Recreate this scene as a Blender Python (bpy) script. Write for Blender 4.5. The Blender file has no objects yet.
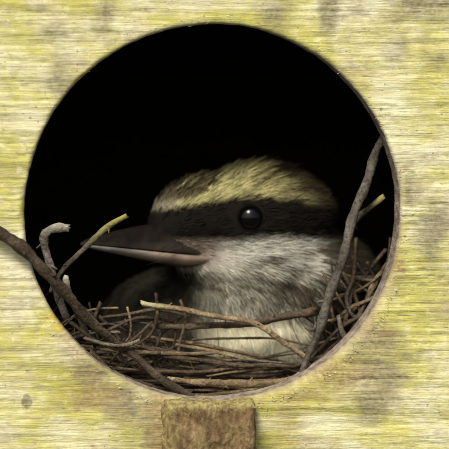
import bpy, bmesh, math, random
import numpy as np
from mathutils import Vector, Matrix
from mathutils.bvhtree import BVHTree

random.seed(11)
rng = np.random.default_rng(11)
scene = bpy.context.scene
COL = scene.collection
U = 0.0002            # one layout unit in metres (0.2 mm): the entrance hole is about 75 mm across

# ------------------------------------------------------------------ camera
YAW, PITCH, DIST = math.radians(5.0), math.radians(4.0), 4000.0
CAM = Vector((-math.sin(YAW)*math.cos(PITCH), -math.cos(YAW)*math.cos(PITCH), math.sin(PITCH)))*DIST
FWD = (-CAM).normalized()
RIGHT = FWD.cross(Vector((0, 0, 1))).normalized()
UP = RIGHT.cross(FWD).normalized()
cam = bpy.data.cameras.new('camera')
cam.sensor_width = 36.0
cam.lens = 36.0*DIST/449.0
cam.clip_start = 0.02
cam.clip_end = 2000.0
cam_o = bpy.data.objects.new('camera', cam)
COL.objects.link(cam_o)
cam_o.location = CAM*U
cam_o.rotation_euler = FWD.to_track_quat('-Z', 'Y').to_euler()
cam.dof.use_dof = True
cam.dof.focus_distance = (DIST + 25)*U
cam.dof.aperture_fstop = 17.0
scene.camera = cam_o

# ------------------------------------------------------------------ sky, sun, exposure
SUN_EL, SUN_AZ = math.radians(47), math.radians(180 + 24)     # in front of the box, to the left of the camera
world = bpy.data.worlds.new('World')
scene.world = world
world.use_nodes = True
wn = world.node_tree
sky = wn.nodes.new('ShaderNodeTexSky')
sky.sky_type = 'NISHITA'
sky.sun_disc = False
sky.sun_elevation = SUN_EL
sky.sun_rotation = SUN_AZ
sky.air_density = 1.0
sky.dust_density = 4.0
bgn = wn.nodes['Background']
bgn.inputs['Strength'].default_value = 0.06
wn.links.new(sky.outputs[0], bgn.inputs['Color'])
sun = bpy.data.lights.new('sun', 'SUN')
sun.energy = 1.5
sun.angle = math.radians(18)
sun.color = (1.0, 0.95, 0.86)
sun_o = bpy.data.objects.new('sun', sun)
COL.objects.link(sun_o)
sdir = Vector((math.sin(SUN_AZ)*math.cos(SUN_EL), math.cos(SUN_AZ)*math.cos(SUN_EL), math.sin(SUN_EL)))
sun_o.rotation_euler = sdir.to_track_quat('Z', 'Y').to_euler()
sun_o.location = sdir*5
vs = scene.view_settings
vs.view_transform = 'Standard'
vs.look = 'None'
vs.gamma = 1.0
vs.use_curve_mapping = False
vs.exposure = 1.42
scene.cycles.max_bounces = 5
scene.cycles.diffuse_bounces = 3


# ------------------------------------------------------------------ helpers
def P(px, py, y):
    """point of the place seen at (px, py) of the 449-unit layout, at depth y behind the front face"""
    d = FWD*DIST + RIGHT*(px - 224.5) + UP*(224.5 - py)
    t = (y - CAM.y)/d.y
    return CAM + d*t


def vnoise(x, y, seed=0):
    x = np.asarray(x, float); y = np.asarray(y, float)
    xi = np.floor(x).astype(np.int64); yi = np.floor(y).astype(np.int64)
    fx = x - xi; fy = y - yi
    fx = fx*fx*(3 - 2*fx); fy = fy*fy*(3 - 2*fy)

    def h(a, b):
        n = (a*374761393 + b*668265263 + seed*974711) & 0x7fffffff
        n = ((n ^ (n >> 13))*1274126177) & 0x7fffffff
        n = n ^ (n >> 16)
        return (n & 0xffff)/65535.0
    return (h(xi, yi)*(1-fx) + h(xi+1, yi)*fx)*(1-fy) + (h(xi, yi+1)*(1-fx) + h(xi+1, yi+1)*fx)*fy


def fbm(x, y, seed=0, o=4):
    s = 0; a = .5
    for k in range(o):
        s = s + a*vnoise(np.asarray(x)*2**k, np.asarray(y)*2**k, seed+k); a *= .5
    return s


def build(name, verts, faces, mat=None, parent=None, smooth=True, origin=None):
    """verts in layout units; a child's vertices are kept relative to its thing's base"""
    verts = np.asarray([tuple(v) for v in verts] if not isinstance(verts, np.ndarray) else verts, float)
    off = np.zeros(3)
    if parent is not None:
        off = np.array(parent['_o']) if '_o' in parent else np.zeros(3)
    elif origin is not None:
        off = np.array(tuple(origin))
    me = bpy.data.meshes.new(name)
    me.from_pydata(((verts - off)*U).tolist(), [], [tuple(int(i) for i in f) for f in faces])
    me.update()
    if smooth:
        me.polygons.foreach_set('use_smooth', [True]*len(me.polygons))
    if mat:
        me.materials.append(mat)
    o = bpy.data.objects.new(name, me)
    COL.objects.link(o)
    if parent is not None:
        o.parent = parent
        o['_o'] = [float(v) for v in off]
    else:
        o.location = Vector(off)*U
        o['_o'] = [float(v) for v in off]
    return o


def thing(name, base, label, cat, group=None):
    o = bpy.data.objects.new(name, None)
    o.empty_display_size = 0.01
    COL.objects.link(o)
    o.location = Vector(base)*U
    o['_o'] = [float(v) for v in base]
    tag(o, label, cat, group)
    return o


def tag(o, label, cat, group=None):
    o['label'] = label
    o['category'] = cat
    if group:
        o['group'] = group


def attr(o, name, vals):
    a = o.data.attributes.new(name, 'FLOAT', 'POINT')
    a.data.foreach_set('value', np.asarray(vals, np.float32))


def attr_col(o, name, cols):
    a = o.data.attributes.new(name, 'FLOAT_COLOR', 'POINT')
    c = np.ones((len(cols), 4), np.float32); c[:, :3] = cols
    a.data.foreach_set('color', c.ravel())


class NT:
    """small helper to write node trees"""
    def __init__(s, name, rough=.8, spec=.3):
        s.m = bpy.data.materials.new(name); s.m.use_nodes = True
        s.t = s.m.node_tree; s.b = s.t.nodes['Principled BSDF']
        s.b.inputs['Roughness'].default_value = rough
        s.b.inputs['Specular IOR Level'].default_value = spec

    def n(s, typ, **kw):
        nd = s.t.nodes.new(typ)
        for k, v in kw.items():
            setattr(nd, k, v)
        return nd

    def l(s, a, b):
        s.t.links.new(a, b)

    def coords(s, scale):
        tc = s.n('ShaderNodeTexCoord'); mp = s.n('ShaderNodeMapping')
        mp.inputs['Scale'].default_value = tuple(v/U for v in scale)
        s.l(tc.outputs['Object'], mp.inputs['Vector'])
        return mp.outputs[0]

    def noise(s, scale, detail=4, rough=.55, seed=0.0, dist=0.0):
        v = s.coords(scale)
        add = s.n('ShaderNodeVectorMath', operation='ADD'); add.inputs[1].default_value = (seed, seed*1.7, seed*.6)
        s.l(v, add.inputs[0])
        nz = s.n('ShaderNodeTexNoise'); nz.inputs['Scale'].default_value = 1.0
        nz.inputs['Detail'].default_value = detail; nz.inputs['Roughness'].default_value = rough
        nz.inputs['Distortion'].default_value = dist
        s.l(add.outputs[0], nz.inputs['Vector'])
        return nz.outputs['Fac']

    def ramp(s, src, stops, interp='LINEAR'):
        r = s.n('ShaderNodeValToRGB'); r.color_ramp.interpolation = interp
        e = r.color_ramp.elements
        while len(e) < len(stops):
            e.new(.5)
        for q, (p, c) in zip(e, stops):
            q.position = p
            q.color = (c, c, c, 1) if isinstance(c, (int, float)) else (*c, 1)
        s.l(src, r.inputs[0])
        return r.outputs[0]

    def mix(s, fac, a, b, mode='MIX'):
        m = s.n('ShaderNodeMix', data_type='RGBA', blend_type=mode)
        for sock, v in ((m.inputs[0], fac), (m.inputs[6], a), (m.inputs[7], b)):
            if isinstance(v, (int, float)):
                sock.default_value = v
            elif isinstance(v, tuple):
                sock.default_value = (*v, 1)
            else:
                s.l(v, sock)
        return m.outputs[2]

    def math(s, op, a, b):
        m = s.n('ShaderNodeMath', operation=op)
        for sock, v in ((m.inputs[0], a), (m.inputs[1], b)):
            if isinstance(v, (int, float)):
                sock.default_value = v
            else:
                s.l(v, sock)
        return m.outputs[0]

    def attr(s, name, col=False):
        a = s.n('ShaderNodeAttribute', attribute_name=name)
        return a.outputs['Color'] if col else a.outputs['Fac']

    def bump(s, h, dist, strength=1.0):
        b = s.n('ShaderNodeBump'); b.inputs['Distance'].default_value = dist*U
        b.inputs['Strength'].default_value = strength
        s.l(h, b.inputs['Height']); s.l(b.outputs[0], s.b.inputs['Normal'])

    def color(s, c):
        if isinstance(c, tuple):
            s.b.inputs['Base Color'].default_value = (*c, 1)
        else:
            s.l(c, s.b.inputs['Base Color'])


# ------------------------------------------------------------------ materials
def mat_panel():
    t = NT('weathered_plank', .88, .2)
    coarse = t.noise((.010, .02, .16), 3, .6, 3.0)
    fine = t.noise((.030, .05, .62), 4, .7, 9.0, .3)
    hair = t.noise((.07, .1, 1.3), 3, .6, 17.0)
    patch = t.noise((.009, .011, .015), 4, .6, 5.0, .5)
    patch2 = t.noise((.017, .02, .026), 4, .65, 31.0, .4)
    base = t.ramp(patch, [(.30, (.38, .355, .085)), (.43, (.49, .46, .13)), (.53, (.60, .56, .32)), (.64, (.67, .645, .45))])
    base = t.mix(t.ramp(patch2, [(.44, 0.0), (.62, .8)]), base, (.48, .455, .09))
    base = t.mix(t.ramp(patch2, [(.34, .7), (.46, 0.0)]), base, (.38, .315, .185))
    base = t.mix(t.ramp(coarse, [(.30, .6), (.48, 0.0)]), base, (.36, .31, .11))
    base = t.mix(t.ramp(fine, [(.30, .6), (.43, 0.0)]), base, (.33, .28, .12))
    base = t.mix(t.ramp(fine, [(.54, 0.0), (.72, .6)]), base, (.69, .67, .45))
    base = t.mix(t.ramp(hair, [(.36, .22), (.46, 0.0)]), base, (.30, .26, .12))
    speck = t.noise((.25, .25, .3), 2, .5, 55.0)
    mott = t.noise((.10, .1, .14), 4, .6, 41.0)
    base = t.mix(t.ramp(mott, [(.34, .55), (.48, 0.0)]), base, (.37, .335, .18))
    base = t.mix(t.ramp(mott, [(.56, 0.0), (.70, .45)]), base, (.72, .70, .50))
    # stains that sit on the board at their own places
    sn = t.math('MULTIPLY', t.attr('stain'), t.ramp(speck, [(.25, .55), (.65, 1.15)]))
    stain_c = t.mix(t.ramp(fine, [(.35, 0.0), (.65, 1.0)]), (.16, .135, .07), (.29, .26, .16))
    base = t.mix(sn, base, stain_c)
    br = t.math('MULTIPLY', t.attr('brown'), t.ramp(speck, [(.28, .45), (.6, 1.1)]))
    base = t.mix(br, base, (.27, .185, .085))
    base = t.mix(t.attr('pale'), base, t.mix(t.ramp(fine, [(.35, 0.0), (.6, 1.0)]), (.54, .50, .31), (.76, .73, .52)))
    base = t.mix(t.math('MULTIPLY', t.attr('lichen'), t.ramp(speck, [(.4, .1), (.6, 1.0)])), base, (.62, .45, .03))
    base = t.mix(t.ramp(speck, [(.24, .7), (.33, 0.0)]), base, (.17, .14, .07))
    # sawn inside of the hole: brown end grain
    rim = t.mix(t.ramp(t.noise((.12, .05, .12), 4, .6, 71.0), [(.35, 0.0), (.65, 1.0)]), (.13, .10, .07), (.33, .28, .205))
    base = t.mix(t.attr('rim'), base, rim)
    t.color(base)
    h = t.math('ADD', t.math('MULTIPLY', fine, 1.4), t.math('MULTIPLY', hair, .5))
    h = t.math('ADD', h, t.math('MULTIPLY', coarse, .9))
    h = t.math('ADD', h, t.math('ADD', t.math('MULTIPLY', speck, .5), t.math('MULTIPLY', mott, .6)))
    t.bump(h, 1.5, .7)
    return t.m


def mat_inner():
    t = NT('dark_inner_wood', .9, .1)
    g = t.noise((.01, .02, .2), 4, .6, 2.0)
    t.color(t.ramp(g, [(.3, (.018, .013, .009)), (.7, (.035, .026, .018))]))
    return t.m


def mat_block():
    t = NT('rotten_block_wood', .92, .15)
    a = t.noise((.05, .05, .05), 5, .65, 4.0, .6)
    b = t.noise((.25, .2, .12), 4, .6, 8.0)
    c = t.ramp(a, [(.3, (.08, .05, .025)), (.52, (.155, .10, .045)), (.72, (.27, .20, .095))])
    c = t.mix(t.ramp(b, [(.3, .75), (.5, 0.0)]), c, (.07, .042, .02))
    c = t.mix(t.ramp(b, [(.55, 0.0), (.75, .6)]), c, (.34, .29, .14))
    moss_lit = t.math('MULTIPLY', t.attr('moss'), t.ramp(b, [(.35, .1), (.6, .9)]))
    c = t.mix(moss_lit, c, (.36, .31, .12))
    t.color(c)
    t.bump(t.math('ADD', a, t.math('MULTIPLY', b, .7)), 5.0, .9)
    return t.m


def mat_bark(name, dark, mid, light, tipc=None):
    t = NT(name, .8, .25)
    a = t.noise((.05, .05, .05), 5, .65, 2.0)
    b = t.noise((.3, .3, .3), 4, .6, 6.0)
    oi = t.n('ShaderNodeObjectInfo')
    c = t.ramp(a, [(.3, dark), (.5, mid), (.7, light)])
    c = t.mix(t.ramp(b, [(.32, .8), (.5, 0.0)]), c, dark)
    c = t.mix(t.ramp(b, [(.55, 0.0), (.78, .6)]), c, light)
    v = t.math('ADD', t.math('MULTIPLY', oi.outputs['Random'], .65), .5)
    hs = t.n('ShaderNodeHueSaturation')
    t.l(v, hs.inputs['Value']); t.l(c, hs.inputs['Color'])
    c = hs.outputs[0]
    if tipc:
        c = t.mix(t.math('MULTIPLY', t.attr('tip'), t.ramp(b, [(.3, .55), (.5, 1.0)])), c, tipc)
    t.color(c)
    t.bump(t.math('ADD', a, t.math('MULTIPLY', b, .9)), 2.2, .9)
    return t.m


def mat_attr(name, rough, spec, sheen=0.0):
    t = NT(name, rough, spec)
    t.color(t.attr('col', True))
    if sheen:
        t.b.inputs['Sheen Weight'].default_value = sheen
    return t.m


M_PANEL = mat_panel()
M_INNER = mat_inner()
M_BLOCK = mat_block()
M_BROWN = mat_bark('brown_bark', (.025, .017, .010), (.075, .052, .03), (.16, .12, .07))
M_GREY = mat_bark('grey_bark', (.04, .034, .026), (.12, .104, .08), (.24, .215, .165), (.34, .33, .24))
M_LICH = mat_bark('lichen_bark', (.05, .04, .022), (.13, .11, .07), (.22, .2, .13), (.27, .25, .06))
M_STRAW = mat_bark('straw_bark', (.06, .042, .02), (.16, .115, .06), (.30, .235, .13), (.42, .40, .22))
M_FIBRE = mat_attr('wood_fibre', .85, .2)
M_MOSS = mat_attr('moss_fibre', .85, .2)
M_FEATHER = mat_attr('feather', .85, .06)
M_BILL = mat_attr('bill_horn', .68, .05)
M_NESTSTUFF = mat_attr('nest_fibre', .9, .12)

t = NT('eye_gloss', .06, .2)
rr = t.ramp(t.attr('iris'), [(.0, (.0015, .0015, .0015)), (.46, (.0015, .0015, .0015)), (.54, (.005, .0035, .002)), (.9, (.004, .003, .002)), (1.0, (.003, .002, .002))])
t.color(rr)
M_EYE = t.m

t = NT('meadow', .95, .1)
gs = t.n('ShaderNodeTexNoise'); gs.inputs['Scale'].default_value = 3.0; gs.inputs['Detail'].default_value = 8
tc = t.n('ShaderNodeTexCoord'); t.l(tc.outputs['Object'], gs.inputs['Vector'])
t.color(t.ramp(gs.outputs['Fac'], [(.35, (.03, .034, .016)), (.65, (.07, .075, .036))]))
M_GROUND = t.m

# ------------------------------------------------------------------ ground
GZ = -1.6/U
gv, gf = [], []
for i in range(41):
    for j in range(41):
        x = (i-20)/20; y = (j-20)/20
        x = math.copysign(abs(x)**3, x)*600/U; y = math.copysign(abs(y)**3, y)*600/U
        gv.append((x, y, GZ + (0.03/U)*math.sin(i*1.7)*math.cos(j*2.3)))
for i in range(40):
    for j in range(40):
        a = i*41 + j
        gf.append((a, a+41, a+42, a+1))
g = build('ground', gv, gf, M_GROUND)
g['kind'] = 'structure'

# ------------------------------------------------------------------ nest box
HC = P(213.5, 213.0, 0)
HR = 188.5
THK = 46.0
BX0, BX1 = -420.0, 420.0
BZ0, BZ1 = -520.0, 480.0
BD = 900.0
box = thing('nest_box', (0, 0, BZ0), 'weathered yellowish wooden nest box with a large round entrance hole', 'nest box')


def blotch(px, pz, cx, cy, rx, ry, seed, soft=.85):
    c = P(cx, cy, 0)
    d = np.sqrt(((px - c.x)/rx)**2 + ((pz - c.z)/ry)**2)
    d = d*.9 + (fbm(px*.03, pz*.045, seed) - .47)*1.9 + (fbm(px*.02, pz*.4, seed+9) - .47)*.5
    return np.clip((1.0 - d)/soft, 0, 1)


def front_panel():
    NA = 1300
    th = np.linspace(0, 2*np.pi, NA, endpoint=False)
    ct, st = np.cos(th) + 1e-7, np.sin(th) + 1e-7
    # how far the board reaches in every direction
    with np.errstate(divide='ignore'):
        lim = np.minimum(np.where(ct > 0, (BX1 - HC.x)/ct, (BX0 - HC.x)/ct),
                         np.where(st > 0, (BZ1 - HC.z)/st, (BZ0 - HC.z)/st))
    ragged = (fbm(ct*6+50, st*6+50, 3) - .47)*2.2 + (vnoise(ct*40+99, st*40+99, 8) - .5)*.5
    wear = 3.0 + 5.0*fbm(ct*5+20, st*5+20, 5) + 5.0*np.clip(-st*.8 + ct*.3, 0, 1)**2
    r0 = HR + ragged
    rows = []      # (radius, depth, rim amount)
    ninner = 12
    for k in range(ninner):                        # inside of the hole, back to front
        f = k/(ninner-1)
        y = THK - f*(THK - wear)
        rows.append((r0 + (fbm(th*9+f*3, f*6+np.zeros(NA), 12)-.47)*1.2*np.sin(f*3.1), y, np.ones(NA)))
    for k in range(1, 6):                          # worn round edge
        a = k/5*np.pi/2
        rows.append((r0 + wear*(1-np.cos(a)), wear*(1-np.sin(a)), np.full(NA, max(0.0, .8 - k/5*1.0))))
    rs = np.concatenate([np.linspace(1.2, 200, 120), np.linspace(206, 700, 26)])
    re = r0 + wear
    for q in rs:                                   # front face
        rows.append((re + q, np.zeros(NA), np.full(NA, 0.0)))
    V = []; RIM = []
    for (r, y, rim) in rows:
        r = np.minimum(r, lim)
        x = HC.x + r*ct; z = HC.z + r*st
        V.append(np.stack([x, np.broadcast_to(y, x.shape), z], 1)); RIM.append(rim)
    nr = len(rows)
    V = np.concatenate(V); RIM = np.concatenate(RIM)
    x, z = V[:, 0], V[:, 2]
    grain = (fbm(x*.014, z*.33, 21, 4) - .47)*2.0 + (fbm(x*.004, z*.06, 33, 3) - .44)*4
    pits = np.clip(fbm(x*.05, z*.16, 44, 3) - .56, 0, 1)*5
    face = np.zeros(len(V)); face[(ninner+3)*NA:] = 1
    V[:, 1] += face*(-grain + pits)
    F = []
    idx = np.arange(NA); nx = (idx+1) % NA
    for k in range(nr-1):
        a = k*NA
        F.append(np.stack([a+idx, a+nx, a+NA+nx, a+NA+idx], 1))
    # back face and outer edge
    b0 = len(V)
    Lx = HC.x + lim*ct; Lz = HC.z + lim*st
    bk = np.stack([Lx, np.full(NA, THK), Lz], 1)
    V = np.concatenate([V, bk])
    RIM = np.concatenate([RIM, np.ones(NA)])
    F.append(np.stack([nx, idx, b0+idx, b0+nx], 1))
    last = (nr-1)*NA
    F.append(np.stack([last+idx, last+nx, b0+nx, b0+idx], 1))
    F = np.concatenate(F)
    o = build('front_panel', V, F, M_PANEL, box)
    x, z = V[:, 0], V[:, 2]
    A = lambda *L: np.max([blotch(x, z, *q) for q in L], axis=0)
    stain = A((385, 368, 34, 40, 1), (372, 402, 22, 22, 2), (130, 412, 28, 36, 3), (148, 432, 20, 40, 58), (106, 14, 14, 34, 4), (272, 12, 24, 24, 51), (422, 8, 44, 36, 5), (50, 35, 26, 14, 52), (440, 60, 22, 14, 53),
              (396, 52, 16, 12, 6), (27, 401, 4.5, 6.5, 7, .25), (330, 10, 10, 30, 13), (62, 72, 22, 18, 14), (95, 375, 26, 16, 15), (432, 235, 20, 40, 16), (410, 180, 12, 26, 17))
    brown = A((75, 352, 44, 30, 21), (330, 372, 60, 22, 22), (110, 392, 46, 24, 23), (300, 398, 40, 12, 24), (160, 425, 22, 46, 25), (398, 255, 10, 50, 26),
              (290, 430, 40, 22, 27), (365, 320, 24, 30, 28), (225, 400, 60, 9, 29))
    pale = A((388, 100, 26, 70, 31), (378, 160, 16, 40, 32), (30, 120, 34, 28, 33), (60, 430, 60, 16, 34), (215, 4, 60, 8, 35), (20, 255, 30, 24, 36), (330, 425, 60, 14, 37))
    attr(o, 'stain', stain*.88)
    attr(o, 'brown', brown*.75)
    attr(o, 'pale', pale*.7)
    attr(o, 'lichen', A((61, 325, 12, 7, 41, .4), (50, 318, 8, 4, 42)))
    attr(o, 'rim', RIM)
    return o, th, r0 + wear


panel, TH, RE = front_panel()


def rough_box(name, x0, x1, y0, y1, z0, z1, mat, parent, n=6, amp=0.0, bev=4.0, seed=0, smooth=True):
    bm = bmesh.new()
    bmesh.ops.create_cube(bm, size=1.0)
    for v in bm.verts:
        v.co = Vector((x0 + (v.co.x+.5)*(x1-x0), y0 + (v.co.y+.5)*(y1-y0), z0 + (v.co.z+.5)*(z1-z0)))
    if bev:
        bmesh.ops.bevel(bm, geom=bm.edges[:], offset=bev, segments=2, affect='EDGES', profile=.6)
    if n:
        bmesh.ops.subdivide_edges(bm, edges=[e for e in bm.edges if e.calc_length() > 8], cuts=n, use_grid_fill=True)
    if amp:
        bm.normal_update()
        for v in bm.verts:
            q = v.co
            d = (float(fbm(q.x*.06 + q.y*.05, q.z*.06 - q.y*.03, seed)) - .47)*amp
            v.co = q + v.normal*d
    vs_ = [tuple(v.co) for v in bm.verts]
    fs_ = [[v.index for v in f.verts] for f in bm.faces]
    bm.verts.index_update()
    fs_ = [[v.index for v in f.verts] for f in bm.faces]
    bm.free()
    return build(name, vs_, fs_, mat, parent, smooth)


# the other boards of the box
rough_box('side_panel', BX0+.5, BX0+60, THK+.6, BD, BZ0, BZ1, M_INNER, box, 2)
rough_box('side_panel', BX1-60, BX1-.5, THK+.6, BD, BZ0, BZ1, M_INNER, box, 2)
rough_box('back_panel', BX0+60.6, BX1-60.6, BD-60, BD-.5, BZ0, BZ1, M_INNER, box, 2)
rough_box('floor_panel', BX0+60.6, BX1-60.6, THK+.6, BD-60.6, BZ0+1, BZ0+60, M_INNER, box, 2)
rough_box('roof_panel', BX0-40, BX1+40, -90, BD+30, BZ1+.8, BZ1+60, M_BLOCK, box, 2)
rough_box('mounting_post', -180, 180, BD+.6, BD+360, GZ-400, BZ1-40, M_BLOCK, box, 2)

# stub of a perch under the hole: top and left side show
pf0 = P(166, 405, -44); pf1 = P(256, 406, -44)
perch = rough_box('perch_block', pf0.x, pf1.x, -44, 3.5, pf0.z-80, pf0.z, M_BLOCK, box, 14, 13.0, 4.5, 77)
pvs = np.array([tuple(v.co) for v in perch.data.vertices])/U + np.array(perch['_o'])
moss = np.clip((pvs[:, 2] - (pf0.z - 2 - 10*fbm(pvs[:, 0]*.05, pvs[:, 1]*.05, 5)))/6, 0, 1)
moss = np.maximum(moss, np.clip((pf0.x + 9 + 8*fbm(pvs[:, 2]*.06, pvs[:, 1]*.05, 6) - pvs[:, 0])/8, 0, 1)*.7)  # left face tinted paler too, its lit side put into the colour
attr(perch, 'moss', moss)


def strips(roots, dirs, lens, widths, bend, cols, segs=3, twist=None, seed=1):
    """many thin tapered curved strips in one mesh: verts, faces, colours"""
    n = len(roots)
    dirs = dirs/np.linalg.norm(dirs, axis=1, keepdims=True)
    r = np.random.default_rng(seed)
    side = np.cross(dirs, r.normal(size=(n, 3)) if twist is None else twist)
    side /= (np.linalg.norm(side, axis=1, keepdims=True) + 1e-9)
    V = []; C = []
    for k in range(segs+1):
        f = k/segs
        c = roots + dirs*(lens*f)[:, None] + bend*((f*f)*lens)[:, None]
        w = widths*(1 - .85*f**2)*(.65 + .35*min(1, f*3))
        V.append(c - side*w[:, None]*.5); V.append(c + side*w[:, None]*.5)
        C.append(cols); C.append(cols)
    V = np.stack(V, 1); C = np.stack(C, 1)          # n, 2(segs+1), 3
    m = 2*(segs+1)
    base = (np.arange(n)*m)[:, None]
    F = np.concatenate([base + np.array([[2*k, 2*k+1, 2*k+3, 2*k+2]]) for k in range(segs)], 0)
    return V.reshape(-1, 3), F, C.reshape(-1, 3)


# torn wood fibres round the cut edge, thickest at the lower right
n = 900
a = rng.uniform(0, 2*np.pi, n)
keep = rng.uniform(0, 1, n) < (.12 + .88*np.clip(np.cos(a - math.radians(-58)), 0, 1)**1.5)
a = a[keep]; n = len(a)
re = np.interp(a, np.append(TH, 2*np.pi), np.append(RE, RE[0]))
rad = re + rng.uniform(-6, 7, n)
dep = np.where(rad < re, (re - rad)*.8, 0) - 1.0
roots = np.stack([HC.x + rad*np.cos(a), dep, HC.z + rad*np.sin(a)], 1)
tang = np.stack([-np.sin(a), 0*a, np.cos(a)], 1)
d = np.stack([rng.choice([-1, 1], n)*rng.uniform(.4, 1.2, n), rng.uniform(-.55, -.02, n), rng.normal(0, .3, n)], 1) + tang*rng.normal(0, .5, n)[:, None]
pal = np.array([(.55, .49, .26), (.42, .33, .15), (.30, .20, .09), (.62, .57, .36)])
V, F, C = strips(roots, d, rng.uniform(1.5, 5, n), rng.uniform(.4, 1.0, n), rng.normal(0, .25, (n, 3)), pal[rng.integers(0, 4, n)]*rng.uniform(.7, 1.1, (n, 1)), seed=4)
fo = build('wood_fibres', V, F, M_FIBRE, box); attr_col(fo, 'col', C); fo['kind'] = 'stuff'

# moss fuzz on the perch stub
n = 260
q = rng.uniform(0, 1, (n, 2))
roots = np.stack([pf0.x + q[:, 0]*(pf1.x - pf0.x), -44 + q[:, 1]**1.5*40, pf0.z - rng.uniform(0, 2.5, n)], 1)
edge = rng.uniform(0, 1, n) < .35
roots[edge, 1] = -44.5; roots[edge, 2] -= rng.uniform(0, 10, edge.sum())
d = np.stack([rng.normal(0, .6, n), rng.normal(-.25, .5, n), rng.uniform(.2, 1, n)], 1)
pal = np.array([(.42, .39, .07), (.30, .28, .06), (.52, .48, .16), (.26, .19, .07)])
V, F, C = strips(roots, d, rng.uniform(1, 3, n), rng.uniform(.4, .9, n), rng.normal(0, .3, (n, 3)), pal[rng.integers(0, 4, n)], seed=5)
mo = build('moss', V, F, M_MOSS, box); attr_col(mo, 'col', C); mo['kind'] = 'stuff'

# ------------------------------------------------------------------ bird
bird_base = P(300, 430, 240)
bird = thing('bird', bird_base, 'streaky brown and white bird with yellowish brow and dark mask sitting in the hole', 'bird')


def ell(px, py, y, rx, ry, rz, yaw=0):
    c = P(px, py, y)
    bm = bmesh.new()
    bmesh.ops.create_icosphere(bm, subdivisions=4, radius=1.0)
    M = Matrix.Translation(c) @ Matrix.Rotation(math.radians(yaw), 4, 'Z') @ Matrix.Diagonal((rx, ry, rz, 1))
    bm.transform(M)
    vv = [tuple(v.co) for v in bm.verts]; ff = [[v.index for v in f.verts] for f in bm.faces]
    bm.free()
    return vv, ff


def body_mesh():
    parts = [ell(258, 220, 154, 82, 66, 59, 12), ell(206, 219, 136, 62, 45, 47, 25), ell(178, 228, 122, 34, 32, 31, 25),
             ell(258, 262, 150, 72, 62, 48), ell(215, 262, 140, 42, 40, 34, 20), ell(250, 296, 160, 80, 68, 52), ell(300, 290, 175, 86, 80, 70),
             ell(262, 330, 175, 92, 78, 78), ell(178, 328, 188, 84, 62, 64), ell(330, 365, 270, 130, 110, 95, -20),
             ell(420, 385, 380, 110, 95, 75, -35)]
    V = []; F = []
    for vv, ff in parts:
        b = len(V); V += vv; F += [[i+b for i in f] for f in ff]
    me = bpy.data.meshes.new('tmp_body')
    me.from_pydata([Vector(v)*U for v in V], [], F)
    o = bpy.data.objects.new('tmp_body', me); COL.objects.link(o)
    r = o.modifiers.new('r', 'REMESH'); r.mode = 'VOXEL'; r.voxel_size = 4.0*U
    s = o.modifiers.new('s', 'SMOOTH'); s.factor = .5; s.iterations = 26
    dg = bpy.context.evaluated_depsgraph_get()
    ev = o.evaluated_get(dg).to_mesh()
    nv = len(ev.vertices); co = np.empty(nv*3, np.float32); ev.vertices.foreach_get('co', co)
    fs = [tuple(p.vertices) for p in ev.polygons]
    co = co.reshape(-1, 3)/U
    bpy.data.objects.remove(o, do_unlink=True)
    bpy.data.meshes.remove(me)
    return co.astype(float), fs


BV, BF = body_mesh()
BVH = BVHTree.FromPolygons([Vector(v) for v in BV], BF)
REF = P(0, 0, 90)
RX = (P(100, 0, 90) - REF).x/100
RZ = (P(0, 100, 90) - REF).z/100


def uv(p):
    """side-view coordinates on the bird itself (same scale as the layout)"""
    return (p[:, 0] - REF.x)/RX, (p[:, 2] - REF.z)/RZ


def lerp(a, b, t):
    return a + (b - a)*np.clip(t, 0, 1)[:, None]


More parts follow.
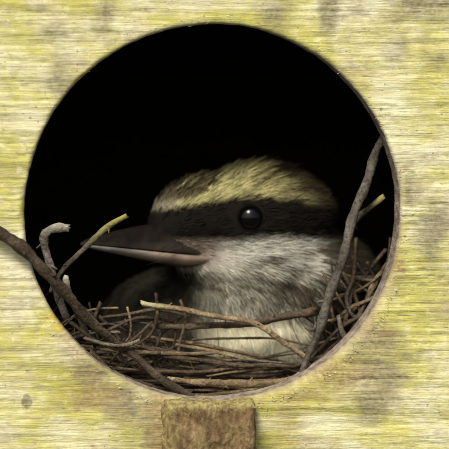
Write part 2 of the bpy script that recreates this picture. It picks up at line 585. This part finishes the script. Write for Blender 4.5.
def plumage(p, jit):
    """pigment and painted shade by place on the bird; jit = per-feather random numbers (n,4)"""
    u, v = uv(p)
    n = len(u)
    u0, v0 = u, v
    u = u + (jit[:, 0]-.5)*7; v = v + (jit[:, 1]-.5)*5
    C = lambda *c: np.tile(np.array(c), (n, 1))
    # white breast with brown streaks
    white = C(.48, .46, .36)*(.7 + .5*jit[:, 2:3])
    streak = vnoise((u*.9 + v*.35)*.022 + 7, (v - u*.2)*.2 + 3.4, 61)
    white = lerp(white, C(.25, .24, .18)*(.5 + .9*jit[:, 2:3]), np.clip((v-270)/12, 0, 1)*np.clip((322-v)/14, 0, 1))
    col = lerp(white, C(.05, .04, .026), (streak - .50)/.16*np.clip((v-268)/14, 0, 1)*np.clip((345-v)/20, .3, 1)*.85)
    col = lerp(col, C(.66, .62, .42)*(.8+.3*jit[:, 2:3]), np.clip((v-310)/25, 0, 1)*.8)
    # left of the breast: dusky side, with shade under the bill painted in
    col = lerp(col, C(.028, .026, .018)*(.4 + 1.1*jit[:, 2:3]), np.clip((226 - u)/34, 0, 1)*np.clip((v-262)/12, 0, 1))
    # ear coverts under the mask: off-white greyish, pinkish buff near the gape
    cheek = lerp(C(.46, .45, .37)*(.7 + .45*jit[:, 2:3]), C(.10, .085, .06), (vnoise(u*.03, v*.2, 83)-.58)/.14*.6*np.clip((u-225)/40, .25, 1))
    col = lerp(col, cheek, np.clip((276 - v)/10, 0, 1))
    col = lerp(col, C(.29, .215, .17)*(.6 + .6*jit[:, 2:3]), np.clip((236-u)/34, 0, 1)*np.clip((274-v)/10, 0, 1)*.85)
    # rear of cheek darkens to brown nape, shade of the box put into the colour
    col = lerp(col, C(.03, .024, .016), np.clip((u - 316 + (v-260)*.2)/18, 0, 1))
    # mask
    lo = 243 - 3*np.clip((u-235)/20, 0, 1) + 6*np.clip((u-280)/60, 0, 1)
    hi = np.interp(u, [140, 165, 200, 228, 252, 285, 340], [214, 211, 206, 201, 199, 203, 214])
    m = np.clip((lo - v)/8 + .5, 0, 1)
    col = lerp(col, C(.008, .0064, .0045)*(.7 + .8*jit[:, 2:3]), m)
    # brow and crown
    t = np.clip((hi - v)/7 + .5, 0, 1)
    above = hi - v
    brow = C(.39, .355, .155)*(.7 + .5*jit[:, 2:3])
    brow = lerp(brow, C(.37, .34, .23)*(.6 + .6*jit[:, 2:3]), np.clip((188-u)/22, 0, 1))
    crown_d = C(.05, .04, .02)
    lines = vnoise((u0*.8 - v0*.6)*.022 + 5, (u0*.6 + v0*.8)*.27 + 40, 71)*.8 + vnoise((u0*.8 - v0*.6)*.05 + 5, (u0*.6 + v0*.8)*.6 + 40, 72)*.2
    dark = np.clip((lines - np.interp(u, [150, 200, 240, 320], [.48, .50, .56, .55]))/.10, 0, 1)*(.85 + .15*jit[:, 3])*np.clip((above - 1)/8, .2, 1)
    brow = lerp(brow, crown_d, dark)
    top = np.interp(u, [140, 180, 220, 260, 300, 335], [14, 20, 19, 18, 10, -4])
    brow = lerp(brow, lerp(C(.020, .016, .010), C(.13, .11, .055), (lines < .40)*.7)*(.5 + .8*jit[:, 2:3]), (above - top)/10)
    brow = lerp(brow, C(.05, .04, .022), (u - 272)/45)  # back of brow and crown fades dark: shade painted into the pigment
    col = lerp(col, brow, t)
    return col


jb = np.tile(np.array([[.5, .5, .4, .3]]), (len(BV), 1))
body = build('body', BV, BF, M_FEATHER, bird)
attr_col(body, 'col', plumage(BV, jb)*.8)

# eye sits in the surface where the near side of the head faces out
ray = (P(250, 217, 60) - CAM).normalized()
hit, nrm, _, _ = BVH.ray_cast(CAM, ray)
ER = 16.8
EC = hit - nrm*10.5
out = (nrm*.75 + (-FWD)*.45).normalized()
bm = bmesh.new()
bmesh.ops.create_uvsphere(bm, u_segments=48, v_segments=32, radius=ER)
bm.transform(Matrix.Translation(EC) @ out.to_track_quat('Z', 'Y').to_matrix().to_4x4())
ev = np.array([tuple(v.co) for v in bm.verts]); ef = [[v.index for v in f.verts] for f in bm.faces]; bm.free()
eye = build('eye', ev, ef, M_EYE, bird)
iris = np.arccos(np.clip(((ev - np.array(EC))/ER) @ np.array(out), -1, 1))/(math.pi/2)
attr(eye, 'iris', np.clip(iris, 0, 1))
# bare eye ring
tv, tf = [], []
qm = out.to_track_quat('Z', 'Y').to_matrix()
NR, NS = 48, 8
for i in range(NR):
    a = 2*math.pi*i/NR
    rr = ER*(.86 + .02*math.sin(3*a)); hh = ER*.52
    for j in range(NS):
        b = 2*math.pi*j/NS
        w = 1.3 + .4*math.sin(a*2+.6)
        tv.append(EC + qm @ Vector(((rr + w*math.cos(b))*math.cos(a), (rr + w*math.cos(b))*math.sin(a)*.93, hh + w*math.sin(b))))
for i in range(NR):
    for j in range(NS):
        tf.append((i*NS+j, ((i+1) % NR)*NS+j, ((i+1) % NR)*NS+(j+1) % NS, i*NS+(j+1) % NS))
ring = build('eyelid', tv, tf, M_FEATHER, bird)
attr_col(ring, 'col', np.tile(np.array([[.007, .006, .0045]]), (len(tv), 1))*rng.uniform(.6, 1.3, (len(tv), 1)))


# bill: upper and lower half lofted along the line where they meet
def mandible(name, st, upper, colf):
    """st: (px, py, y, height, halfwidth)"""
    st = np.array(st, float)
    m = 34
    tt = np.linspace(0, len(st)-1, m)
    S = np.stack([np.interp(tt, range(len(st)), st[:, k]) for k in range(5)], 1)
    for _ in range(2):
        S[1:-1] = (S[:-2] + 2*S[1:-1] + S[2:])/4
    V = []; K = 18
    for i, (px, py, y, h, w) in enumerate(S):
        c = P(px, py, y)
        nxt = P(*S[min(i+1, m-1)][:3]); prv = P(*S[max(i-1, 0)][:3])
        ax = (nxt - prv).normalized()
        sd = ax.cross(Vector((0, 0, 1))).normalized()
        upv = sd.cross(ax).normalized()
        for j in range(K):
            a = 2*math.pi*j/K
            cx, cz = math.cos(a), math.sin(a)
            if upper:
                zz = max(cz, -.06)*h if cz > 0 else cz*1.5
                ww = w*math.copysign(abs(cx)**.85, cx)*(1 - .18*max(cz, 0))
            else:
                zz = min(cz, .06)*h if cz < 0 else cz*1.5
                ww = w*math.copysign(abs(cx)**.8, cx)
            V.append(c + sd*ww + upv*zz)
    F = [(i*K+j, i*K+(j+1) % K, (i+1)*K+(j+1) % K, (i+1)*K+j) for i in range(m-1) for j in range(K)]
    F += [list(range(K))[::-1], list(range((m-1)*K, m*K))]
    o = build(name, V, F, M_BILL, bird)
    V = np.array([tuple(v) for v in V])
    attr_col(o, 'col', colf(V))
    return o


def col_up(V):
    u, v = uv(V)
    n = fbm(u*.25, v*.5, 91)[:, None]
    c = lerp(np.tile(np.array([[.007, .0055, .004]]), (len(u), 1)), np.tile(np.array([[.045, .036, .028]]), (len(u), 1)), (v - 241)/8)
    return c*(.3 + 1.4*n)


def col_lo(V):
    u, v = uv(V)
    n = fbm(u*.2, v*.5, 95)[:, None]
    tip = np.tile(np.array([[.16, .148, .128]]), (len(u), 1)); base = np.tile(np.array([[.22, .16, .12]]), (len(u), 1))
    c = lerp(tip, base, (u - 120)/60)
    c = lerp(c, np.tile(np.array([[.07, .06, .05]]), (len(u), 1)), (v - np.interp(u, [85, 130, 210], [251, 257, 268]))/4)
    return c*(.4 + 1.2*n)


mandible('upper_mandible', [(212, 253, 128, 34, 20), (180, 252, 114, 32, 21), (155, 249.5, 101, 28, 19), (125, 246.5, 89, 19, 13), (102, 244.5, 81, 11, 8), (88, 243.5, 77, 5.5, 4), (80.5, 244.5, 74.5, 1.8, 1.3)], True, col_up)
mandible('lower_mandible', [(226, 257, 140, 4, 16), (203, 256.5, 122, 9, 22), (180, 255, 111, 13, 23), (155, 252, 101, 11, 20), (125, 249, 89, 7, 12.5), (102, 246.5, 81.5, 5, 7.5), (89, 245.4, 77.5, 2.8, 3.6), (83, 245.2, 75.5, 1.1, 1.2)], False, col_lo)

# feathers: clumps of barbs laid back from the bill
BVt = BV
tri = []
for f in BF:
    for k in range(1, len(f)-1):
        tri.append((f[0], f[k], f[k+1]))
tri = np.array(tri)
A_, B_, C_ = BV[tri[:, 0]], BV[tri[:, 1]], BV[tri[:, 2]]
nn = np.cross(B_ - A_, C_ - A_); ar = np.linalg.norm(nn, axis=1)
nn = nn/(ar[:, None] + 1e-12)
cen = (A_ + B_ + C_)/3
near = np.where((nn @ -np.array(FWD)) > -.25, 1.0, .12)          # fewer where only the back of the box looks at it
u_, v_ = uv(cen)
wgt = ar*near*np.where(cen[:, 1] > 260, .15, 1.0)*np.where(v_ > 370, .2, 1.0)*np.where(v_ < 300, 1.6, 1.0)
NC = 5200
ti = rng.choice(len(tri), NC, p=wgt/wgt.sum())
w1, w2 = rng.uniform(0, 1, NC), rng.uniform(0, 1, NC)
sw = w1 + w2 > 1; w1[sw] = 1 - w1[sw]; w2[sw] = 1 - w2[sw]
root = A_[ti] + (B_ - A_)[ti]*w1[:, None] + (C_ - A_)[ti]*w2[:, None]
nr_ = nn[ti]
u, v = uv(root)
bb = np.array(tuple(P(140, 240, 95)))
flow = root - bb
flow /= np.linalg.norm(flow, axis=1, keepdims=True)
down = np.array([.35, .15, -1.0])
kd = np.clip((v - 262)/50, 0, 1)[:, None]
flow = flow*(1-kd) + (down/np.linalg.norm(down))*kd
# brow feathers sweep up and back
kb = (np.clip((212 - v)/10, 0, 1)*np.clip((240-u)/60, 0, 1))[:, None]
flow = flow + kb*np.array([.25, .1, .55])
flow = flow - nr_*np.sum(flow*nr_, 1, keepdims=True)
flow /= (np.linalg.norm(flow, axis=1, keepdims=True) + 1e-9)
dist_b = np.linalg.norm(root - bb, axis=1)
L = np.clip(5 + (dist_b - 30)*.11, 4.5, 19)*rng.uniform(.75, 1.25, NC)
ok = (np.linalg.norm(root - np.array(EC), axis=1) > ER*.98)
ok &= (dist_b > 26)
# nothing grows over the eye
tipp = root + flow*L[:, None]
ok &= (np.linalg.norm(tipp - np.array(EC), axis=1) > ER*.93)
root, nr_, flow, L, u, v = root[ok], nr_[ok], flow[ok], L[ok], u[ok], v[ok]
NC = len(root)
NB = 17
jit = rng.uniform(0, 1, (NC, 4))
colr = plumage(root, jit)
rb = np.repeat(root, NB, 0); nb = np.repeat(nr_, NB, 0); fb = np.repeat(flow, NB, 0); lb = np.repeat(L, NB); cb = np.repeat(colr, NB, 0)
sd = np.cross(nb, fb)
fan = np.tile(np.linspace(-1, 1, NB), NC) + rng.normal(0, .15, NC*NB)
wid = lb*np.repeat(np.where((v < 205) | (v > 268), .28, .21), NB)
r0 = rb + sd*(fan*wid)[:, None] + rng.normal(0, .5, rb.shape)
crest = np.clip((196 - v)/14, 0, 1)*np.clip((310 - u)/50, 0, 1)
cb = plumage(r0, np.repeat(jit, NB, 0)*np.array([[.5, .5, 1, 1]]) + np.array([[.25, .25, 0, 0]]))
tilt = np.repeat(rng.uniform(.06, .24, NC) + crest*rng.uniform(0, .45, NC), NB)
lb = lb*np.repeat(1 + crest*rng.uniform(0, .7, NC), NB)
dd = fb + nb*tilt[:, None] + sd*(fan*.26)[:, None] + rng.normal(0, .05, rb.shape)
LL = lb*(1 - .30*np.abs(fan)**1.5)*rng.uniform(.8, 1.15, NC*NB)
bend = -nb*(tilt*.65)[:, None] + np.repeat(rng.normal(0, .08, (NC, 3)), NB, 0) + rng.normal(0, .05, rb.shape)
cb = cb*rng.uniform(.85, 1.12, (NC*NB, 1))
ub, vb = np.repeat(u, NB), np.repeat(v, NB)
crownz = np.clip((np.interp(ub, [140, 165, 200, 228, 252, 285, 340], [210, 207, 202, 197, 195, 199, 210]) - vb)/5, 0, 1)*np.interp(ub, [150, 200, 240, 320], [1, 1, .75, .7])
breastz = np.clip((vb - 268)/8, 0, 1)*np.clip((335 - vb)/15, .25, 1)*np.clip((ub - 205)/20, 0, 1)*np.interp(ub, [215, 270, 300], [.55, .75, 1])
shaft = np.clip((.5 - np.abs(fan))/.2, 0, 1)*np.maximum(crownz, breastz)*np.repeat(rng.uniform(.5, 1, NC) > .62, NB)
cb = cb*(1 - .85*shaft[:, None])
V, F, C = strips(r0 - nb*.6, dd, LL, rng.uniform(.45, .95, NC*NB), bend, cb, 3, twist=nb + rng.normal(0, .35, nb.shape), seed=8)
fe = build('feathers', V, F, M_FEATHER, body); attr_col(fe, 'col', C); fe['kind'] = 'stuff'

# bristles at the gape
n = 9
bp = np.array([tuple(P(rng.uniform(165, 205), rng.uniform(240, 258), 84)) for _ in range(n)])
d = np.stack([-rng.uniform(.6, 1.2, n), rng.uniform(-.6, -.1, n), rng.normal(-.25, .15, n)], 1)
V, F, C = strips(bp, d, rng.uniform(18, 34, n), np.full(n, .5), rng.normal(0, .15, (n, 3)) + np.array([-.1, 0, -.15]), np.tile(np.array([[.03, .025, .02]]), (n, 1)), 4, seed=9)
br = build('bristles', V, F, M_FEATHER, bird); attr_col(br, 'col', C)


# folded wing and tail in the dark at the back of the box
def blades(name, start, dirv, nfe, length, width, spread, lift):
    V = []; F = []; Cc = []
    start = Vector(start); dirv = Vector(dirv).normalized()
    s = dirv.cross(Vector((0, 0, 1))).normalized(); up = s.cross(dirv)
    for k in range(nfe):
        f = k - (nfe-1)/2
        base = start + up*f*lift + s*(f*spread)
        d = (dirv + s*f*.04 + up*f*.03).normalized()
        b = len(V); m = 8
        for i in range(m+1):
            q = i/m
            w = width*(.55 + .45*math.sin(min(1, q*1.6)*math.pi/2))*(1 if q < .85 else math.sqrt(max(0.02, 1 - ((q-.85)/.15)**2)))
            c = base + d*length*q*(1 - .05*abs(f))
            V += [c - up*w*.5, c + s*1.6, c + up*w*.5, c - s*1.2]
            Cc += [(.06, .045, .03), (.035, .027, .018), (.16, .10, .055), (.035, .027, .018)]
        for i in range(m):
            for j in range(4):
                F.append((b+i*4+j, b+i*4+(j+1) % 4, b+i*4+4+(j+1) % 4, b+i*4+4+j))
        F += [(b, b+3, b+2, b+1), (b+m*4, b+m*4+1, b+m*4+2, b+m*4+3)]
    o = build(name, V, F, M_FEATHER, bird); attr_col(o, 'col', np.array(Cc))


blades('wing', P(325, 330, 175), (.75, .65, -.12), 8, 230, 30, 2.0, 9)
blades('wing', P(270, 330, 345), (.75, .65, -.12), 8, 230, 30, 2.0, 9)
blades('tail', P(440, 380, 440), (.35, .93, .25), 10, 210, 26, 7, 1.0)

# ------------------------------------------------------------------ twigs
def catmull(pts, m):
    pts = [Vector(p) for p in pts]
    pts = [pts[0]*2 - pts[1]] + pts + [pts[-1]*2 - pts[-2]]
    out_ = []
    ns = len(pts) - 3
    for i in range(m):
        t = i/(m-1)*ns
        k = min(int(t), ns-1); f = t - k
        a, b, c, d = pts[k:k+4]
        out_.append(.5*((2*b) + (c-a)*f + (2*a - 5*b + 4*c - d)*f*f + (3*b - a - 3*c + d)*f**3))
    return out_


def twig(name, pts, rads, mat, parent=None, seed=0, segs=None, sides=10, tip=None, knots=2, wob=1.0):
    """pts: (px, py, depth); rads: radius at the same number of points"""
    r = random.Random(seed)
    rads = [q*(.82 if parent is None else .72) for q in rads]
    W = [P(*p) if len(p) == 3 and not isinstance(p, Vector) else p for p in pts]
    ln = sum((W[i+1]-W[i]).length for i in range(len(W)-1))
    m = segs or max(10, int(ln/5))
    path = catmull(W, m)
    R = np.interp(np.linspace(0, len(rads)-1, m), range(len(rads)), rads)
    kn = [(r.uniform(.1, .9), r.uniform(.08, .25)) for _ in range(knots)]
    ph = [r.uniform(0, 6.28) for _ in range(4)]
    V = []; T = []
    up = Vector((0, -1, .3)).normalized()
    for i, c in enumerate(path):
        f = i/(m-1)
        ax = (path[min(i+1, m-1)] - path[max(i-1, 0)]).normalized()
        s = ax.cross(up)
        s = s.normalized() if s.length > 1e-3 else ax.orthogonal().normalized()
        b = s.cross(ax)
        rr_ = R[i]*(1 + .08*math.sin(f*ln*.21 + ph[0]) + .06*math.sin(f*ln*.5 + ph[1]) + sum(a*math.exp(-((f-k)*ln/(R[i]*1.6))**2) for k, a in kn))
        c = c + (s*math.sin(f*ln*.09 + ph[2]) + b*math.cos(f*ln*.07 + ph[3]))*wob*min(R[i]*.25, 1.0)
        for j in range(sides):
            a = 2*math.pi*j/sides
            q = rr_*(1 + .10*math.sin(a*3 + f*4 + ph[0]) + r.uniform(-.07, .07))
            V.append(c + (s*math.cos(a) + b*math.sin(a))*q); T.append(f)
    F = [(i*sides+j, i*sides+(j+1) % sides, (i+1)*sides+(j+1) % sides, (i+1)*sides+j) for i in range(m-1) for j in range(sides)]
    for i in (0, m-1):
        for j in range(sides):
            V[i*sides+j] = V[i*sides+j] + (path[1] - path[0]).normalized()*r.uniform(-.8, .8)*R[i]
    if sides >= 8 and ln > 60:                     # buds and broken side shoots
        for _ in range(2 if sides < 10 else 4):
            i = r.randrange(2, m-2); a = r.uniform(0, 6.28)
            ax = (path[i+1] - path[i-1]).normalized()
            s = ax.orthogonal().normalized(); b = s.cross(ax)
            o_ = (s*math.cos(a) + b*math.sin(a)); q = R[i]*r.uniform(.3, .5); l_ = R[i]*r.uniform(1.5, 3.2)
            d_ = (o_ + ax*r.uniform(.2, .9)).normalized(); e1 = d_.orthogonal().normalized(); e2 = e1.cross(d_)
            k0 = len(V)
            for h, w in ((0, 1.5), (R[i]*1.05, 1), (l_, .55)):
                for j in range(6):
                    V.append(path[i] + d_*h + (e1*math.cos(j*1.047) + e2*math.sin(j*1.047))*q*w*r.uniform(.85, 1.15)); T.append(i/(m-1))
            F += [(k0+h*6+j, k0+h*6+(j+1) % 6, k0+h*6+6+(j+1) % 6, k0+h*6+6+j) for h in (0, 1) for j in range(6)]
            F.append([k0+12+j for j in range(6)])
    for end, i in ((0, 0), (1, m-1)):              # broken, slightly jagged ends
        ax = (path[1] - path[0]).normalized()*-1 if end == 0 else (path[-1] - path[-2]).normalized()
        V.append(path[i] + ax*R[i]*r.uniform(.1, .6)); T.append(float(end))
        k = len(V) - 1
        ringi = [i*sides+j for j in range(sides)]
        for j in range(sides):
            F.append((ringi[(j+1) % sides], ringi[j], k) if end == 0 else (ringi[j], ringi[(j+1) % sides], k))
    mid = path[-1]
    o = build(name, V, F, mat, parent, True, mid if parent is None else None)
    if tip is not None:
        T = np.array(T); lo, hi = tip
        vals = np.clip(1 - np.abs(T - lo)/max(hi, 1e-3), 0, 1)
        attr(o, 'tip', vals)
    return o


G = 'loose twigs poking out of the nest'


def loose(label, *a, **k):
    o = twig('twig', *a, **k)
    tag(o, label, 'twig', G)
    return o


loose('thick brown twig crossing the left edge of the hole and out over the board',
      [(-14, 222, -13), (18, 246, -11), (46, 272, -7), (72, 302, 6), (98, 328, 22), (124, 350, 36)], [6.5, 7, 6.6, 6.2, 5.2, 4], M_BROWN, seed=1, sides=14, knots=3)
loose('knobbly pale grey twig with a hooked top at the left edge',
      [(68, 227, 12), (57, 227, 10), (46, 234, 10), (45, 246, 12), (50, 268, 14), (57, 292, 18), (68, 318, 24)], [5, 5.2, 5.6, 5, 4.6, 4.4, 4], M_GREY, seed=2, sides=14, tip=(0, .35), knots=3)
loose('thin twig with a yellow lichen covered end in front of the bill tip',
      [(126, 216, 52), (108, 227, 50), (92, 240, 48), (76, 256, 46), (62, 272, 44), (50, 292, 42)], [3.2, 3.6, 3.4, 3.2, 3, 2.6], M_LICH, seed=3, tip=(0, .45))
loose('short pale broken twig stub under the hooked grey twig',
      [(65, 276, 16), (69, 290, 18), (76, 312, 24), (88, 338, 34)], [3.6, 4, 3.8, 3.4], M_GREY, seed=4, tip=(0, .3))
loose('long grey twig leaning across the right side of the hole',
      [(382, 138, 48), (371, 168, 46), (357, 208, 44), (343, 256, 42), (328, 304, 40), (315, 340, 38), (302, 374, 38)], [4.2, 5.5, 6, 5.8, 5.2, 4.6, 4], M_GREY, seed=5, sides=12, knots=4, tip=(-1, .1))
loose('short twig with a pale cut end beside the long leaning twig',
      [(383, 197, 58), (370, 207, 60), (356, 222, 64), (346, 246, 70), (340, 280, 76)], [3.4, 3.6, 3.4, 3, 2.6], M_LICH, seed=6, tip=(0, .2))
loose('straw coloured twig sloping down right from a pale end, below the bill',
      [(142, 303, 60), (172, 308, 60), (206, 315, 58), (240, 319, 56), (262, 328, 56), (290, 346, 58), (312, 362, 60)], [3.6, 3.4, 3.4, 3.4, 3.6, 3.2, 2.6], M_STRAW, seed=7, tip=(0, .15))
loose('dark brown twig with a thick broken right end across the white breast',
      [(150, 326, 70), (190, 326, 70), (232, 325, 69), (268, 320, 68), (296, 315, 66), (315, 311, 64)], [2.6, 3.6, 4, 4.4, 4.8, 6], M_BROWN, seed=8, sides=12)
loose('long pale peeled twig lying along the bottom of the hole',
      [(168, 379, 46), (205, 382, 44), (245, 384, 43), (280, 381, 43), (308, 376, 44)], [2.6, 4, 4.6, 4, 2.6], M_STRAW, seed=9, sides=12)
loose('brown twig running down right to the rim above the perch stub',
      [(118, 344, 40), (140, 360, 36), (164, 380, 34), (188, 396, 34), (202, 403, 36)], [4.5, 4.8, 4.6, 4.4, 3.8], M_BROWN, seed=10, sides=12)

nest = thing('nest', P(220, 640, 300), 'untidy nest of dry brown twigs filling the bottom of the hole', 'nest')
nest_twigs = [
    # long ones under the breast
    ([(135, 352, 62), (180, 358, 58), (230, 364, 55), (275, 366, 54), (318, 366, 56)], [2.4, 3, 3.2, 3, 2.2], M_BROWN),
    ([(176, 344, 66), (215, 352, 62), (255, 361, 60), (300, 372, 58)], [2.4, 2.8, 2.8, 2], M_STRAW),
    ([(100, 350, 50), (140, 352, 54), (180, 354, 58), (222, 352, 62)], [2.6, 3, 3, 2.2], M_STRAW),
    ([(192, 340, 72), (230, 338, 72), (275, 339, 70), (308, 345, 68)], [1.6, 1.8, 1.8, 1.4], M_BROWN),
    ([(180, 300, 74), (186, 320, 70), (180, 342, 66), (176, 362, 60)], [2.2, 2.4, 2.4, 2.2], M_BROWN),
    ([(205, 372, 60), (245, 376, 62), (290, 372, 64), (330, 360, 66)], [2.8, 3, 3, 2.4], M_BROWN),
    ([(90, 352, 34), (115, 372, 38), (150, 386, 44), (190, 392, 48)], [3, 3.2, 3, 2.4], M_BROWN),
    ([(150, 392, 40), (200, 396, 44), (250, 396, 46), (286, 390, 46)], [2.4, 2.8, 2.8, 2], M_BROWN),
    ([(118, 368, 44), (170, 372, 50), (220, 370, 56), (262, 362, 62)], [2.2, 2.6, 2.6, 2], M_BROWN),
    # left tangle
    ([(70, 322, 26), (95, 340, 32), (130, 352, 40), (160, 353, 50)], [3.2, 3.4, 3.2, 2.6], M_BROWN),
    ([(84, 338, 28), (104, 344, 28), (124, 345, 30), (140, 340, 34)], [2.8, 3, 2.8, 2.2], M_LICH),
    ([(72, 300, 48), (92, 318, 50), (108, 338, 52), (128, 366, 54)], [2.6, 2.8, 2.8, 2.4], M_GREY),
    ([(108, 330, 60), (130, 320, 66), (150, 318, 70), (176, 322, 76)], [2.2, 2.6, 2.4, 1.8], M_BROWN),
    ([(100, 318, 74), (128, 314, 76), (158, 310, 78), (190, 316, 80)], [2, 2.4, 2.4, 2], M_BROWN),
    ([(110, 362, 52), (124, 346, 50), (140, 334, 50), (152, 322, 54)], [2.4, 2.4, 2.2, 1.8], M_BROWN),
    # right tangle
    ([(392, 256, 66), (380, 276, 66), (366, 300, 64), (352, 332, 60), (342, 352, 58)], [2.6, 3.2, 3.2, 3, 2.4], M_BROWN),
    ([(356, 238, 70), (354, 270, 66), (350, 300, 64), (340, 336, 60)], [2.4, 3, 3.2, 2.4], M_BROWN),
    ([(340, 268, 72), (352, 290, 68), (362, 316, 64), (366, 336, 62)], [2.6, 3, 2.8, 2.2], M_BROWN),
    ([(388, 288, 66), (370, 300, 62), (350, 308, 62), (332, 322, 64)], [2.4, 2.8, 2.8, 2.4], M_STRAW),
    ([(378, 312, 60), (356, 318, 58), (336, 332, 56), (318, 352, 54)], [2.4, 2.8, 2.6, 2.2], M_BROWN),
    ([(370, 326, 54), (350, 340, 50), (326, 354, 48), (296, 366, 50)], [2.2, 2.6, 2.8, 2.2], M_BROWN),
    ([(338, 316, 50), (342, 330, 48), (346, 342, 48), (340, 356, 50)], [2.8, 3.6, 3.2, 2.4], M_GREY),
    ([(302, 318, 62), (306, 328, 58), (314, 330, 56), (316, 322, 58)], [2, 2.2, 2.2, 1.6], M_GREY),
    ([(352, 282, 60), (346, 296, 58), (350, 312, 58), (362, 322, 60)], [2.2, 2.6, 2.6, 2], M_GREY),
    ([(396, 240, 70), (388, 262, 72), (372, 284, 74), (360, 320, 72)], [2.2, 2.6, 2.6, 2.2], M_STRAW),
]
for i, (p, r, m) in enumerate(nest_twigs):
    twig('twig', p, r, m, nest, seed=100+i, sides=8, tip=(-1, .1))
# more, laid round the cup behind the board
for i in range(84):
    py = random.triangular(338, 424, 388)
    yy = random.uniform(64, 112)
    half = random.uniform(55, 130)
    side = random.choice([-1, -1, 0, 1, 1])
    cx = 222 + side*random.uniform(60, 140)
    if side == 0:
        py = random.uniform(362, 424)
    slope = random.uniform(-.22, .22) - side*random.uniform(.05, .45)
    pts = []
    bow = random.uniform(-8, 8)
    for k in range(4):
        f = k/3*2 - 1
        pts.append((cx + f*half, py - slope*-1*f*half*.6 + bow*(1-f*f), yy + random.uniform(-5, 5)))
    rad = random.uniform(1.5, 3.2)
    twig('twig', pts, [rad*.8, rad, rad, rad*.6], random.choice([M_BROWN, M_BROWN, M_BROWN, M_STRAW, M_GREY]), nest, seed=300+i, segs=16, sides=7, tip=(-1, .1))

# a tight mat of straight stems along the bottom
for i in range(64):
    py = random.triangular(350, 404, 386)
    cx = random.uniform(120, 320); half = random.uniform(35, 90); sl = random.gauss(0, .13)
    yy = random.uniform(57, 84); bow = random.uniform(-3, 3)
    pts = [(cx + f*half, py + sl*f*half + bow*(1-f*f) + (6*f*f if cx < 150 else 0), yy + 3*f) for f in (-1, -.35, .35, 1)]
    rad = random.uniform(1.2, 2.9)
    twig('twig', pts, [rad*.8, rad, rad, rad*.7], random.choice([M_BROWN, M_BROWN, M_STRAW, M_STRAW, M_GREY]), nest, seed=700+i, segs=14, sides=7, tip=(-1, .1), knots=1, wob=.5)

# thin rootlets and bits heaped at both sides
for i in range(52):
    side = random.choice([-1, 1])
    if side < 0:
        x0 = random.uniform(75, 165); y0 = random.uniform(318, 372)
    else:
        x0 = random.uniform(322, 388); y0 = random.uniform(262, 350)
    yy = random.uniform(64, 96)
    a = random.uniform(0, math.pi); l = random.uniform(14, 42)
    b = random.uniform(-9, 9)
    pts = [(x0 + math.cos(a)*l*f + b*(1-f*f)*math.sin(a), y0 + math.sin(a)*l*f*.8 + b*(1-f*f), yy + 5*f) for f in (-1, -.4, .3, 1)]
    rad = random.uniform(1.1, 2.8)
    twig('twig', pts, [rad, rad*1.1, rad, rad*.6], random.choice([M_BROWN, M_BROWN, M_GREY, M_STRAW]), nest, seed=500+i, segs=12, sides=6, tip=(-1, .1))

# the body of the nest: a cup of fine fibres from the floor up
cupv, cupf = [], []
NA_, NRR = 64, 14
cc = P(230, 400, 330)
top = P(0, 398, 100).z
floor_z = BZ0 + 61
for k in range(NRR):
    f = k/(NRR-1)
    for i in range(NA_):
        a = 2*math.pi*i/NA_
        wob = 1 + .03*math.sin(5*a+1) + .02*math.sin(11*a)
        if f < .5:
            q = f/.5; ex = .93 + .05*math.sin(q*3.1); z = floor_z + (top - 12 - floor_z)*q
        else:
            q = (f-.5)/.5; ex = .98 - q*.98; z = top - 12 + 14*math.sin(q*math.pi*.9)*(1-q) - 60*math.sin(q*math.pi/2)**2
        sx = math.copysign(abs(math.cos(a))**.6, math.cos(a)); sy = math.copysign(abs(math.sin(a))**.6, math.sin(a))
        cupv.append((cc.x*0 + sx*352*ex*wob*.97, 450 + sy*385*ex*.985, z + 5*math.sin(7*a+f*9)))
for k in range(NRR-1):
    for i in range(NA_):
        cupf.append((k*NA_+i, k*NA_+(i+1) % NA_, (k+1)*NA_+(i+1) % NA_, (k+1)*NA_+i))
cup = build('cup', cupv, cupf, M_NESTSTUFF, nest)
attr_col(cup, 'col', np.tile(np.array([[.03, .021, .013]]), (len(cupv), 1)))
n = 5200
a = rng.uniform(0, 2*np.pi, n)
frontish = rng.uniform(0, 1, n) < .6
xx = np.where(frontish, rng.uniform(-260, 250, n), rng.uniform(-330, 330, n))
yy = np.where(frontish, rng.triangular(66, 80, 190, n), rng.uniform(80, 780, n))
zz = top + rng.uniform(-30, 6, n) + np.where(xx < 0, np.clip(-xx-60, 0, 200)*.45, np.clip(xx-90, 0, 200)*.5)*np.clip((260-yy)/160, .1, 1)
roots = np.stack([xx, yy, zz], 1)
d = np.stack([rng.normal(0, 1, n), rng.normal(0, .35, n), rng.normal(0, .28, n)], 1)
pal = np.array([(.10, .07, .04), (.16, .115, .06), (.06, .042, .025), (.24, .185, .10)])
V, F, C = strips(roots, d, rng.uniform(25, 80, n), rng.uniform(1.0, 2.4, n), rng.normal(0, .2, (n, 3)), pal[rng.integers(0, 4, n)]*rng.uniform(.6, 1.2, (n, 1)), 4, seed=12)
V[:, 1] = np.maximum(V[:, 1], 63)
fi = build('fibres', V, F, M_NESTSTUFF, nest); attr_col(fi, 'col', C); fi['kind'] = 'stuff'

for o in bpy.data.objects:
    if '_o' in o:
        del o['_o']
